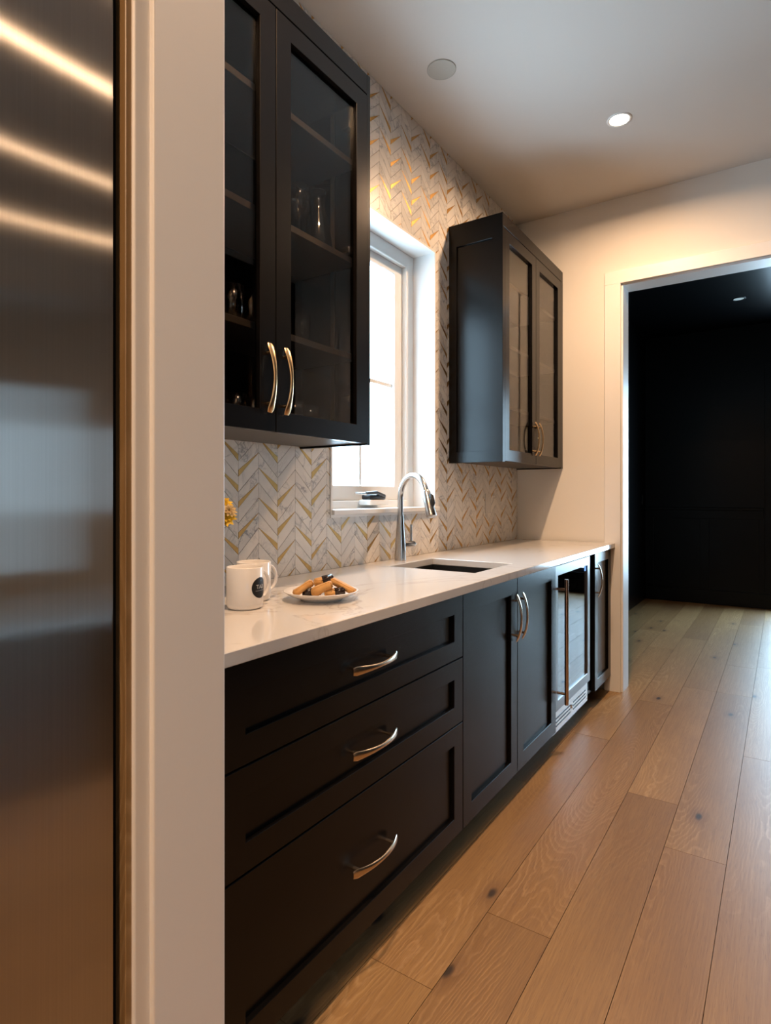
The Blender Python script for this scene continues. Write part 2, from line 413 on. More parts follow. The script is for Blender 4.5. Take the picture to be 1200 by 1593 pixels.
# dark room
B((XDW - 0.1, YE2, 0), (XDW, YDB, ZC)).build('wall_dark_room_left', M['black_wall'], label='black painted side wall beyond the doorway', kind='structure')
XDR = 2.70
DWX0, DWX1, DWZ0, DWZ1 = 1.392, 2.62, 0.25, 2.55
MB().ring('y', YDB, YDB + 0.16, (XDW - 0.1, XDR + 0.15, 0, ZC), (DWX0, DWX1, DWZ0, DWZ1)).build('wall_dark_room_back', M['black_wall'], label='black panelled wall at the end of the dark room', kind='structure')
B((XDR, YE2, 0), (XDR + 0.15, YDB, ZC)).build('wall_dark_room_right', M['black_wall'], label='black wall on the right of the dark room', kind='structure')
# wainscot on the back wall
wt = empty('trim_1', (XDW, YDB, 0), 'black wainscot of framed panels under a chair rail', kind='structure')
B((XDW, YDB - 0.030, 1.045), (DWX0 - 0.07, YDB, 1.075), 0.005).build('chair_rail', M['black_wall'], wt)
B((XDW, YDB - 0.016, 0.0), (XDR, YDB, 0.16), 0.004).build('baseboard', M['black_wall'], wt)
B((XDW, YDB - 0.012, 0.95), (DWX0 - 0.07, YDB, 1.045), 0.002).build('rail', M['black_wall'], wt)
for xx in (XDW, 0.72, 1.28): B((xx, YDB - 0.012, 0.16), (xx + 0.09, YDB, 0.95), 0.002).build('stile', M['black_wall'], wt)
w3 = empty('window_2', (DWX0, YDB, DWZ0), 'daylight window in the black end wall of the dark room', kind='structure')
MB().ring('y', YDB - 0.018, YDB, (DWX0 - 0.06, DWX1 + 0.06, DWZ0 - 0.06, DWZ1 + 0.06), (DWX0, DWX1, DWZ0, DWZ1), 0.002).build('casing', M['black_wall'], w3)
MB().ring('y', YDB + 0.06, YDB + 0.11, (DWX0, DWX1, DWZ0, DWZ1), (DWX0 + 0.012, DWX1 - 0.03, DWZ0 + 0.05, DWZ1 - 0.05), 0.003).build('sash', M['black'], w3)
B((DWX0 + 0.012, YDB + 0.083, DWZ0 + 0.05), (DWX1 - 0.03, YDB + 0.087, DWZ1 - 0.05)).build('pane', M['win_glass'], w3)
# cased doorway
d1 = empty('door_1', (DOOR_X0, YE, 0), 'white cased doorway opening onto the dark room', kind='structure')
cw = 0.100
B((DOOR_X0 - cw, YE - 0.020, 0), (DOOR_X0 - 0.005, YE, DOOR_Z + 0.005), 0.0015, 1).build('casing', M['trim'], d1)
B((DOOR_X1 + 0.005, YE - 0.020, 0), (DOOR_X1 + cw, YE, DOOR_Z + 0.005), 0.0015, 1).build('casing', M['trim'], d1)
B((DOOR_X0 - cw, YE - 0.020, DOOR_Z + 0.005), (DOOR_X1 + cw, YE, DOOR_Z + 0.082), 0.0015, 1).build('head_casing', M['trim'], d1)
B((DOOR_X0 - 0.012, YE - 0.001, 0), (DOOR_X0 + 0.006, YE2 + 0.004, DOOR_Z)).build('jamb', M['trim'], d1)
B((DOOR_X1 - 0.006, YE - 0.001, 0), (DOOR_X1 + 0.012, YE2 + 0.004, DOOR_Z)).build('jamb', M['trim'], d1)
B((DOOR_X0 - 0.012, YE - 0.001, DOOR_Z - 0.006), (DOOR_X1 + 0.012, YE2 + 0.004, DOOR_Z + 0.012)).build('head_jamb', M['trim'], d1)

# partition and its casing beside the refrigerator
XP = 0.760
pa = B((0.0, PY0 + 0.012, 0), (XP - 0.020, PY1 - 0.004, ZC)).build('wall_partition', M['wall'], label='narrow white partition between refrigerator and counter', kind='structure')
tr = empty('trim_2', (XP, PY0, 0), 'white stepped casing on the partition beside the refrigerator', kind='structure')
B((XP - 0.020, 0.5120, 0), (XP, PY1, ZC), 0.0035, 3).build('flat_board', M['trim'], tr)
B((XP - 0.024, 0.4870, 0), (XP - 0.008, 0.5140, ZC), 0.0035, 3).build('back_band', M['trim'], tr)
B((XP - 0.045, 0.4780, 0), (XP - 0.013, 0.4880, ZC), 0.001, 1).build('trim_3', M['edge_wood'], label='thin strip of raw brown wood beside the refrigerator', kind='structure')

# ------------------------------------------------------------------ chevron tiles
def clip(poly, axis, val, keep_less):
    out = []
    for i in range(len(poly)):
        p, q = poly[i], poly[(i + 1) % len(poly)]
        ip = (p[axis] <= val) == keep_less or p[axis] == val; iq = (q[axis] <= val) == keep_less or q[axis] == val
        if ip: out.append(p)
        if ip != iq:
            t = (val - p[axis]) / (q[axis] - p[axis]); out.append((p[0] + (q[0] - p[0]) * t, p[1] + (q[1] - p[1]) * t))
    return out
def area(poly): return abs(sum(poly[i][0] * poly[(i + 1) % len(poly)][1] - poly[(i + 1) % len(poly)][0] * poly[i][1] for i in range(len(poly)))) / 2
def rect_clip(poly, y0, y1, z0, z1):
    for ax, v, less in ((0, y0, False), (0, y1, True), (1, z0, False), (1, z1, True)):
        poly = clip(poly, ax, v, less)
        if len(poly) < 3: return []
    return poly if area(poly) > 1.5e-6 else []
TY0, TY1, TZ0, TZ1 = 0.80, YE - 0.001, ZTOP + 0.0005, ZC - 0.001
hy0, hy1, hz0, hz1 = WY0 - 0.001, WY1 + 0.001, WZ0 - 0.003, WZ1 + 0.001
def pieces(poly):
    out = [rect_clip(poly, TY0, hy0, TZ0, TZ1), rect_clip(poly, hy1, TY1, TZ0, TZ1), rect_clip(poly, hy0, hy1, TZ0, hz0), rect_clip(poly, hy0, hy1, hz1, TZ1)]
    return [p for p in out if p]
def hidden_wall(y, z):
    if 0.66 < y < 1.60 and 1.47 < z < 2.55: return True
    if 2.95 < y < 3.83 and 1.47 < z < 2.55: return True
    return False
fw = Vector((-math.sin(YAW), math.cos(YAW), 0)); rt = Vector((math.cos(YAW), math.sin(YAW), 0))
def project(p):
    d = Vector(p) - CAM; D = d.dot(fw)
    return 600 + FPX * d.dot(rt) / D, HORIZON - FPX * d.z / D
def blocked(p, lo, hi):
    d = Vector(p) - CAM; t0, t1 = 0.0, 0.995
    for i in range(3):
        if abs(d[i]) < 1e-9: continue
        a, b = (lo[i] - CAM[i]) / d[i], (hi[i] - CAM[i]) / d[i]
        if a > b: a, b = b, a
        t0, t1 = max(t0, a), min(t1, b)
    return t0 < t1
def shows(y, z):
    px, py = project((0, y, z))
    if px < 352 or px > 1200 or py < -5 or py > 1593: return False
    for lo, hi in (((0, 0.66, 1.385), (XU, 1.678, 2.645)), ((0, 2.856, 1.385), (XU, YE, 2.645))):
        if blocked((0.0, y, z), lo, hi): return False
    return True
PITCH, RISE, Z0T, CW, G = 0.0515, 0.083, 1.166, 0.0915, 0.0012
tiles, slivers = [], []
kmin = int(math.floor((TY0 - 1.361) / CW)) - 1; kmax = int(math.ceil((TY1 - 1.361) / CW)) + 1
tr_ = random.Random(5)
for k in range(kmin, kmax + 1):
    ya, yb = 1.361 + k * CW, 1.361 + (k + 1) * CW
    up = (k % 2 == 0)
    for j in range(-8, 40):
        zl = Z0T + j * PITCH
        gold = (j % 2 == (0 if up else 1)) and ((j + 3 * (k // 2)) % 9 not in (4, 5)) and tr_.random() > 0.04
        W = 0.0225 * (0.85 + 0.3 * tr_.random())
        wl = W if gold else 0.0           # sliver sits on the lower joint, thick at the low end
        lowb, lowt, hib, hit = zl + wl + G, zl + PITCH - G, zl + RISE + G, zl + RISE + PITCH - G
        if up: q = [(ya + G / 2, lowb), (yb - G / 2, hib), (yb - G / 2, hit), (ya + G / 2, lowt)]; s = [(ya + G / 2, zl), (yb - G / 2, zl + RISE), (ya + G / 2, zl + wl)]
        else: q = [(ya + G / 2, hib), (yb - G / 2, lowb), (yb - G / 2, lowt), (ya + G / 2, hit)]; s = [(ya + G / 2, zl + RISE), (yb - G / 2, zl), (yb - G / 2, zl + wl)]
        for poly, lst in ((q, tiles), (s if gold else None, slivers)):
            if poly is None: continue
            cy = sum(p[0] for p in poly) / len(poly); cz = sum(p[1] for p in poly) / len(poly)
            if hidden_wall(cy, cz): continue
            pc = pieces(poly)
            if not pc: continue
            vis = any(shows(*c) for p_ in pc for c in [(sum(v[0] for v in p_) / len(p_), sum(v[1] for v in p_) / len(p_))])
            a = 0
            if vis:
                for p_ in pc: a += area([project((0, v[0], v[1])) for v in p_])
            lst.append((a, pc))
def tile_mesh(m, pc, xf, xb):
    for p_ in pc: m.poly([(xf, y, z) for y, z in p_], (xb - xf, 0, 0))
for lst, nm, mat, xf, many in ((tiles, 'tile', M['marble'], 0.0, 'mosaic_tiles'), (slivers, 'brass_sliver', M['gold'], 0.0004, 'brass_slivers')):
    lst.sort(key=lambda t: -t[0])
    for a, pc in lst[:300]:
        m = MB(); tile_mesh(m, pc, xf, -0.006); m.build(nm, mat, wall_left)
    m = MB()
    for a, pc in lst[300:]: tile_mesh(m, pc, xf, -0.006)
    m.build(many, mat, wall_left, kind='stuff')

# ------------------------------------------------------------------ window over the sink
wn = empty('window_1', (0, WY0, WZ0), 'white framed window with deep white reveal above the sink', kind='structure')
RD = -0.125
m = MB(); m.ring('x', -0.20, 0.0035, (WY0 - 0.011, WY1 + 0.011, WZ0 - 0.011, WZ1 + 0.011), (WY0, WY1, WZ0, WZ1)); m.build('reveal', M['trim'], wn)
B((-0.125, WY0 - 0.006, WZ0), (0.018, WY1 + 0.030, WZ0 + 0.020), 0.002, 2).build('window_sill', M['trim'], wn)
F = 0.070
m = MB().ring('x', -0.185, RD, (WY0, WY1, WZ0, WZ1), (WY0 + F, WY1 - F, WZ0 + 0.055, WZ1 - F), 0.003); m.build('window_frame', M['white_vinyl'], wn)
S = F + 0.075
m = MB().ring('x', -0.195, -0.150, (WY0 + F, WY1 - F, WZ0 + 0.055, WZ1 - F), (WY0 + S, WY1 - S, WZ0 + 0.055 + 0.07, WZ1 - S + 0.02), 0.004); m.build('sash', M['white_vinyl'], wn)
gy0, gy1, gz0, gz1 = WY0 + S, WY1 - S, WZ0 + 0.125, WZ1 - S + 0.02
B((-0.178, gy0, gz0), (-0.174, gy1, gz1)).build('pane', M['win_glass'], wn)
B((-0.184, (gy0 + gy1) / 2 - 0.009, gz0), (-0.166, (gy0 + gy1) / 2 + 0.009, gz1)).build('muntin', M['white_vinyl'], wn)
B((-0.184, gy0, 1.755), (-0.166, gy1, 1.773)).build('muntin', M['white_vinyl'], wn)
# casement crank
cr = MB().box((-0.122, 2.215, WZ0 + 0.058), (-0.070, 2.345, WZ0 + 0.083), 0.008, 2).build('crank', M['black'], wn, smooth=True)
MB().sweep([(-0.075, 2.335, WZ0 + 0.075), (-0.068, 2.26, WZ0 + 0.092), (-0.066, 2.17, WZ0 + 0.088)], [0.009, 0.008, 0.007], 10).build('crank_arm', M['black'], cr, smooth=True)
MB().sweep([(-0.066, 2.175, WZ0 + 0.086), (-0.064, 2.09, WZ0 + 0.088)], [0.007, 0.004], 10).build('crank_knob', M['steel_plain'], cr, smooth=True)
B((-0.125, 2.200, WZ0 + 0.034), (-0.060, 2.355, WZ0 + 0.058), 0.005).build('crank_base', M['white_vinyl'], cr)

# ------------------------------------------------------------------ handles and shaker fronts
def bow_handle(center, length, vertical, mat, parent, off=0.010, bow=0.020):
    """arched pull with flared flat ends; center on the door face (x = face)"""
    cx_, cy, cz = center; pts, rad = [], []; n = 20
    for i in range(n + 1):
        s = -1 + 2 * i / n
        st = off + bow * (1 - abs(s) ** 2.2)
        p = (cx_ + st, cy, cz + s * length / 2) if vertical else (cx_ + st, cy + s * length / 2, cz)
        w = 0.0062 + 0.0068 * abs(s) ** 1.9
        t = 0.0046 - 0.0015 * abs(s) ** 2
        if abs(s) > 0.97: w *= 0.70; t *= 0.7
        pts.append(p); rad.append((w, t))
    m = MB(); m.sweep(pts, rad, 14, up=(0, 1, 0) if vertical else (0, 0, 1))
    for s in (-0.74, 0.74):
        st = off + bow * (1 - abs(s) ** 2.2)
        a = (cx_ - 0.001, cy, cz + s * length / 2) if vertical else (cx_ - 0.001, cy + s * length / 2, cz)
        b = (a[0] + st, a[1], a[2])
        m.sweep([a, b], 0.0045, 10)
    return m.build('handle', mat, parent, smooth=True, at=center)
def shaker(name, parent, y0, y1, z0, z1, xf, fw_=0.062, th=0.021, recess=0.012, glass=False, label=None, panel='panel'):
    m = MB(); m.ring('x', xf - th, xf, (y0, y1, z0, z1), (y0 + fw_, y1 - fw_, z0 + fw_, z1 - fw_), 0.0011)
    d = m.build(name, M['cab'], parent, label=label)
    a, b, c, e = y0 + fw_ - 0.004, y1 - fw_ + 0.004, z0 + fw_ - 0.004, z1 - fw_ + 0.004
    if glass: B((xf - recess - 0.006, y0 + fw_, z0 + fw_), (xf - recess - 0.002, y1 - fw_, z1 - fw_)).build('glass_pane', M['glass'], d, label='clear glass pane')
    else: B((xf - recess - 0.007, a + 0.0039, c + 0.0039), (xf - recess, b - 0.0039, e - 0.0039)).build(panel, M['cab'], d)
    return d

# ------------------------------------------------------------------ base cabinets
ZB, ZT_ = 0.098, 0.879
def carcass(parent, y0, y1, xf=XD - 0.022, zb=0.10, zt=0.884, floorless=False):
    m = MB()
    m.box((0.02, y0, zb), (xf, y0 + 0.018, zt)); m.box((0.02, y1 - 0.018, zb), (xf, y1, zt))
    m.box((0.02, y0 + 0.018, zb), (xf, y1 - 0.018, zb + 0.018)); m.box((0.02, y0 + 0.018, zb + 0.018), (0.032, y1 - 0.018, zt))
    m.build('body', M['cab'], parent)
    B((0.50, y0, 0.0), (0.515, y1, zb)).build('toe_kick', M['cab'], parent)
dc = empty('drawer_cabinet', (0.3, 0.645, 0), 'dark brown base cabinet with three wide drawers, nearest the viewer', 'cabinet', 'base cabinets under the counter')
carcass(dc, 0.645, 1.783)
B((XD - 0.022, 0.645, ZB), (XD - 0.001, 0.762, ZT_)).build('filler', M['cab'], dc)
for (z0, z1), hz in zip(((0.673, ZT_), (0.459, 0.669), (ZB, 0.455)), (0.772, 0.562, 0.272)):
    d = shaker('drawer', dc, 0.765, 1.783, z0, z1, XD, 0.060)
    bow_handle((XD - 0.012, 1.270, hz), 0.198, False, M['nickel'], d, off=0.018, bow=0.020)
sc_ = empty('sink_cabinet', (0.3, 1.787, 0), 'dark brown base cabinet with two doors, under the sink', 'cabinet', 'base cabinets under the counter')
carcass(sc_, 1.787, 2.755)
for (a, b, hy) in ((1.787, 2.270, 2.240), (2.274, 2.755, 2.304)):
    d = shaker('door', sc_, a, b, ZB, ZT_, XD, 0.064)
    bow_handle((XD, hy, 0.722), 0.185, True, M['nickel'], d)
# wine cooler
wc = empty('wine_cooler', (0.3, 2.76, 0), 'stainless under-counter wine cooler with glass door and long bar handle', 'wine cooler')
WY = (2.762, 3.372)
m = MB(); m.box((0.03, WY[0], 0.10), (0.545, WY[0] + 0.02, 0.872)); m.box((0.03, WY[1] - 0.02, 0.10), (0.545, WY[1], 0.872))
m.box((0.03, WY[0] + 0.02, 0.852), (0.545, WY[1] - 0.02, 0.872)); m.box((0.03, WY[0] + 0.02, 0.10), (0.545, WY[1] - 0.02, 0.12)); m.box((0.03, WY[0] + 0.02, 0.12), (0.045, WY[1] - 0.02, 0.852))
m.build('body', M['black'], wc)
for z in (0.28, 0.42, 0.56, 0.70):
    m = MB(); m.box((0.10, WY[0] + 0.025, z), (0.52, WY[1] - 0.025, z + 0.006)); m.box((0.52, WY[0] + 0.025, z - 0.006), (0.532, WY[1] - 0.025, z + 0.018)); m.build('shelf', M['shelf'], wc)
m = MB().ring('x', 0.553, 0.603, (WY[0], WY[1], 0.182, 0.872), (WY[0] + 0.048, WY[1] - 0.048, 0.232, 0.824), 0.0015)
wd = m.build('cooler_door', M['steel_dark'], wc, label='stainless door frame')
B((0.588, WY[0] + 0.048, 0.232), (0.594, WY[1] - 0.048, 0.824)).build('glass_pane', M['cool_glass'], wd, label='dark glass pane')
m = MB(); m.sweep([(0.648, 2.796, 0.222), (0.648, 2.796, 0.812)], 0.0095, 16)
for z in (0.272, 0.764): m.sweep([(0.603, 2.796, z), (0.648, 2.796, z)], 0.0065, 10)
m.build('handle', M['bronze_bar'], wd, smooth=True, label='long bronze bar handle')
B((0.5945, 3.292, 0.795), (0.5958, 3.318, 0.818)).build('display', M['display'], wd, label='small blue lit display')
gr = B((0.558, WY[0], 0.072), (0.592, WY[1] - 0.012, 0.178), 0.001, 1).build('grille', M['steel_plain'], wc, label='stainless toe grille with slots')
for (a, b) in ((WY[0] + 0.05, 3.040), (3.095, WY[1] - 0.05)):
    for z in (0.100, 0.118, 0.136): B((0.5915, a, z), (0.5930, b, z + 0.007)).build('slot', M['black'], gr)
MB().lathe((0.592, 3.067, 0.125), [(0.0, 0.006), (0.008, 0.006), (0.010, 0.0)], 16, M4=Matrix.Rotation(math.pi / 2, 4, 'Y')).build('lock', M['chrome'], gr, smooth=True)
B((0.50, WY[0], 0.0), (0.515, WY[1], 0.09)).build('toe_kick', M['black'], wc)
# narrow end cabinet
ec = empty('end_cabinet', (0.3, 3.376, 0), 'narrow dark brown base cabinet with one door, beside the doorway', 'cabinet', 'base cabinets under the counter')
carcass(ec, 3.378, 3.818)
B((XD - 0.040, 3.378, 0.10), (XD - 0.024, 3.450, ZT_)).build('filler', M['cab'], ec)
d = shaker('door', ec, 3.452, 3.818, ZB, ZT_, XD, 0.058)
bow_handle((XD, 3.486, 0.722), 0.185, True, M['nickel'], d)

# ------------------------------------------------------------------ countertop, sink, faucet
SX0, SX1, SY0, SY1 = 0.138, 0.527, 2.050, 2.425
m = MB(); m.ring('z', ZTOP - 0.029, ZTOP, (0.001, XC, 0.645, YE - 0.021), (SX0, SX1, SY0, SY1), 0.0018)
m.build('countertop', M['quartz'], label='long polished pale quartz countertop with a sink cutout', cat='countertop')
sk = empty('sink', (0.33, 2.24, 0.7), 'black undermount bar sink set in the pale countertop', 'sink')
m = MB(); zt, zb = ZTOP - 0.0295, 0.70
o_, i_ = (SX0 - 0.02, SX1 + 0.02, SY0 - 0.02, SY1 + 0.02), (SX0 + 0.002, SX1 - 0.002, SY0 + 0.002, SY1 - 0.002)
m.ring('z', zb, zt, o_, i_); m.box((o_[0], o_[2], zb - 0.012), (o_[1], o_[3], zb)); m.build('bowl', M['sink'], sk)
MB().lathe((0.33, 2.24, zb), [(0.0, 0.003), (0.038, 0.003), (0.042, 0.0)], 24).build('drain', M['steel_plain'], sk, smooth=True)
fc = empty('faucet', (0.058, 2.268, ZTOP), 'brushed nickel gooseneck faucet with pull-down head by the sink', 'faucet')
fb = (0.058, 2.268, ZTOP)
MB().lathe(fb, [(0.0, 0), (0.0265, 0.0), (0.0262, 0.030), (0.0248, 0.065), (0.0212, 0.110), (0.0176, 0.155), (0.0156, 0.190), (0.0152, 0.200), (0.0, 0.200)], 32).build('base', M['chrome'], fc, smooth=True)
du = Vector((0.205, -0.10, 0)).normalized(); pts = [Vector(fb) + Vector((0, 0, 0.200)), Vector(fb) + Vector((0, 0, 0.255))]
R_ = 0.105; top = Vector(fb) + Vector((0, 0, 0.275))
for i in range(0, 17):
    a = math.pi - math.radians(162) * i / 16
    pts.append(top + du * (R_ + R_ * math.cos(a)) + Vector((0, 0, R_ * math.sin(a))))
MB().sweep(pts, 0.0128, 20).build('spout', M['chrome'], fc, smooth=True)
e1 = pts[-1]; dirn = (pts[-1] - pts[-2]).normalized()
hd = MB().sweep([e1 - dirn * 0.004, e1 + dirn * 0.004, e1 + dirn * 0.06, e1 + dirn * 0.105, e1 + dirn * 0.112], [0.0150, 0.0185, 0.0195, 0.0220, 0.0205], 20).build('spray_head', M['chrome'], fc, smooth=True)
nb = (du - dirn * du.dot(dirn)).normalized(); bp = e1 + dirn * 0.046 + nb * 0.0195 + rt * 0.004
MB().sweep([bp - dirn * 0.026, bp - dirn * 0.016 + nb * 0.004, bp + dirn * 0.016 + nb * 0.004, bp + dirn * 0.026], [0.005, 0.0095, 0.0095, 0.005], 12).build('button', M['black'], hd, smooth=True)
hub = Vector(fb) + Vector((0.010, 0.018, 0.070))
MB().sweep([hub, hub + Vector((0.018, 0.046, 0)), hub + Vector((0.021, 0.054, 0))], [0.0160, 0.0160, 0.012], 20).build('lever_hub', M['chrome'], fc, smooth=True)
lv = hub + Vector((0.013, 0.036, 0.010))
MB().sweep([lv, lv + Vector((0, 0, 0.08))], [0.0062, 0.0055], 12).build('lever', M['chrome'], fc, smooth=True)

# ------------------------------------------------------------------ wall cabinets
UB, UT = 1.379, 2.649
def wall_cabinet(name, y0, y1, doors, label, side_panel=False, handles=(), mat=None):
    t = empty(name, (0.0, y0, UB), label, 'cabinet', 'glass door wall cabinets')
    m = MB(); xb = XU - 0.022
    m.box((0.001, y0, UB), (xb, y0 + 0.018, UT)); m.box((0.001, y1 - 0.018, UB), (XU if not side_panel else xb, y1, UT))
    m.box((0.001, y0 + 0.018, UB + 0.012), (xb, y1 - 0.018, UB + 0.030)); m.box((0.001, y0 + 0.018, UT - 0.08), (xb, y1 - 0.018, UT - 0.062))
    m.box((0.001, y0 + 0.018, UB + 0.030), (0.010, y1 - 0.018, UT - 0.08))
    m.build('body', M['cab'], t)
    B((0.001, y0, 2.582), (XU, y1 - (0 if side_panel else 0.018), UT), 0.001, 1).build('top_rail', M['cab'], t)
    B((0.012, y0 + 0.02, UB + 0.0065), (xb - 0.004, y1 - 0.02, UB + 0.012)).build('underside', M['shelf'], t)
    for z in (2.340, 2.002, 1.672): B((0.011, y0 + 0.0185, z), (0.262, y1 - 0.0185, z + 0.020), 0.001, 1).build('shelf', M['shelf'], t)
    for (a, b, hy) in doors:
        d = shaker('door', t, a, b, 1.384, 2.578, XU, 0.060, glass=True)
        bow_handle((XU, hy, 1.530), 0.190, True, M['brass'], d)
        hs = b if hy < (a + b) / 2 else a; sg = -1 if hs == b else 1
        for z in (1.52, 2.02, 2.44):
            B((XU - 0.055, min(hs + sg * 0.052, hs + sg * 0.074), z), (XU - 0.0215, max(hs + sg * 0.052, hs + sg * 0.074), z + 0.022), 0.003).build('hinge', M['steel_plain'], d)
    return t
lc = wall_cabinet('wall_cabinet', 0.660, 1.678, ((0.776, 1.2185, 1.186), (1.2215, 1.6605, 1.252)), 'dark brown glass door wall cabinet nearest the viewer')
B((XU - 0.022, 0.660, UB), (XU, 0.774, 2.58)).build('filler', M['cab'], lc)
B((0.150, 1.656, 1.415), (0.166, 1.6598, 2.56)).build('side_strip', M['shelf'], lc)  # thin paler vertical strip on the inside of the side panel
rc = wall_cabinet('wall_cabinet', 2.856, YE - 0.003, ((2.876, 3.334, 3.302), (3.337, 3.796, 3.368)), 'dark brown glass door wall cabinet in the far corner', True)
B((XU - 0.022, 3.798, UB), (XU, YE - 0.003, 2.58)).build('filler', M['cab'], rc)
B((XU - 0.022, 2.856, UB), (XU, 2.874, 2.58)).build('stile', M['cab'], rc)
m = MB().ring('y', 2.846, 2.856, (0.001, XU, UB, UT), (0.046, XU - 0.058, UB + 0.058, 2.53), 0.001); m.build('side_frame', M['cab'], rc)

# ------------------------------------------------------------------ glassware
def tumbler(loc, r, h, mat, label, group, taper=0.9, name='tumbler'):
    m = MB(); m.lathe(loc, [(0.0, 0.0), (r * taper, 0.0), (r, h), (r - 0.002, h), (r * taper - 0.002, 0.008), (0.0, 0.008)], 24)
    return m.build(name, mat, None, 'all', label, 'glass', group, at=loc)
SH1, SH2, SH3, SHB = 2.362, 2.0225, 1.6925, UB + 0.0305
def carafe(loc, label):
    prof = [(0.0, 0.0), (0.048, 0.0), (0.052, 0.012), (0.050, 0.05), (0.040, 0.12), (0.026, 0.17), (0.023, 0.195), (0.029, 0.235), (0.0275, 0.235), (0.0215, 0.195), (0.0245, 0.17), (0.0385, 0.12), (0.0485, 0.05), (0.050, 0.014), (0.0, 0.008)]
    return MB().lathe(loc, prof, 32).build('carafe', M['ware'], None, 'all', label, 'carafe', None, at=loc)
carafe((0.150, 1.588, SH2), 'clear glass carafe with narrow neck behind the right glass door')
def wine_glass(loc, label, group):
    prof = [(0.0, 0.0), (0.034, 0.0), (0.034, 0.003), (0.006, 0.008), (0.004, 0.06), (0.012, 0.07), (0.033, 0.10), (0.036, 0.13), (0.030, 0.175), (0.0287, 0.175), (0.0345, 0.13), (0.0315, 0.10), (0.0, 0.074)]
    return MB().lathe(loc, prof, 28).build('wine_glass', M['ware'], None, 'all', label, 'glass', group, at=loc)
wine_glass((0.205, 1.430, SH2), 'stemmed clear glass standing left of the carafe', 'stemmed glasses on the middle shelf')
wine_glass((0.070, 1.500, SH2), 'stemmed clear glass partly hidden behind the carafe', 'stemmed glasses on the middle shelf')
g = 'tumblers behind the right door of the near wall cabinet'
tumbler((0.170, 1.478, SH3), 0.030, 0.105, M['ware'], 'tall clear tumbler on the lowest shelf, nearer the door', g)
tumbler((0.110, 1.500, SH3), 0.030, 0.090, M['ware'], 'shorter clear tumbler on the lowest shelf, nearer the wall', g)
for (xx, yy, lb) in ((0.235, 1.375, 'small clear tumbler on the cabinet floor just right of the brass handle'), (0.215, 1.470, 'small clear tumbler on the cabinet floor, furthest right in its row'), (0.150, 1.420, 'small clear tumbler on the cabinet floor, second row by the back')):
    tumbler((xx, yy, SHB), 0.031, 0.085, M['ware'], lb, g)
g = 'smoky tumblers on the lowest shelf behind the left door'
for i, lb in enumerate(('furthest left behind the casing edge', 'second from the left', 'in the middle of its row', 'second from the brass handles', 'right beside the door stile')):
    tumbler((0.215 - 0.004 * (i % 2), 0.98 + 0.072 * i - 0.05, SH3), 0.033, 0.100, M['ware_dark'], 'smoky cut tumbler on the lowest left shelf, ' + lb, g)
g = 'small tumblers on the cabinet floor behind the left door'
for i, lb in enumerate(('furthest left behind the casing edge', 'second from the left', 'in the middle of its row', 'second from the brass handle', 'right beside the brass handle')):
    tumbler((0.225, 0.945 + 0.068 * i, SHB), 0.029, 0.080, M['ware'], 'small tumbler on the left cabinet floor, ' + lb, g)
g = 'glasses in the far corner cabinet'
for (xx, yy, z, r, h, lb) in ((0.17, 2.985, SH2, 0.034, 0.16, 'tall glass on the middle shelf of the far cabinet'), (0.18, 3.10, SH3, 0.036, 0.13, 'glass on the lowest shelf of the far cabinet, left door'),
                              (0.19, 3.52, SH3, 0.036, 0.13, 'glass on the lowest shelf of the far cabinet, right door'), (0.20, 3.06, SHB, 0.034, 0.10, 'glass on the floor of the far cabinet, left door')):
    tumbler((xx, yy, z), r, h, M['ware'], lb, g)

# ------------------------------------------------------------------ things on the counter
def mug(cx_, cy, ang, label, logo=False):
    t = empty('mug', (cx_, cy, ZTOP), label, 'mug', 'white coffee mugs')
    r, h = 0.0475, 0.108
    prof = [(0.0, 0.003), (0.034, 0.003), (0.036, 0.0), (0.041, 0.001), (0.0455, 0.006), (r, 0.014), (r, h - 0.002), (r - 0.0015, h), (r - 0.0035, h - 0.002), (r - 0.004, 0.014), (0.036, 0.007), (0.0, 0.006)]
    MB().lathe((cx_, cy, ZTOP), prof, 48).build('cup', M['ceramic'], t, 'all')
    d = Vector((math.cos(ang), math.sin(ang), 0)); c = Vector((cx_, cy, ZTOP)); pts = []
    for i in range(15):
        a = math.radians(100 - 200 * i / 14)
        pts.append(c + d * (r - 0.004 + 0.030 * max(0, math.cos(a)) + (0.0 if 0 < i < 14 else -0.002)) + Vector((0, 0, 0.058 + 0.036 * math.sin(a))))
    MB().sweep(pts, [(0.0065, 0.0042)] * 15, 12, up=(-d.y, d.x, 0)).build('handle', M['ceramic'], t, 'all')
    return t
right = Vector((rt.x, rt.y, 0))
mx_, my_ = 0.331, 1.082
mug1 = mug(mx_, my_, math.atan2(right.y, right.x) + 0.80, 'white coffee mug with a round black logo, in front')
mug(0.262, 1.178, math.atan2(right.y, right.x) + 0.75, 'plain white coffee mug tucked behind the other one')
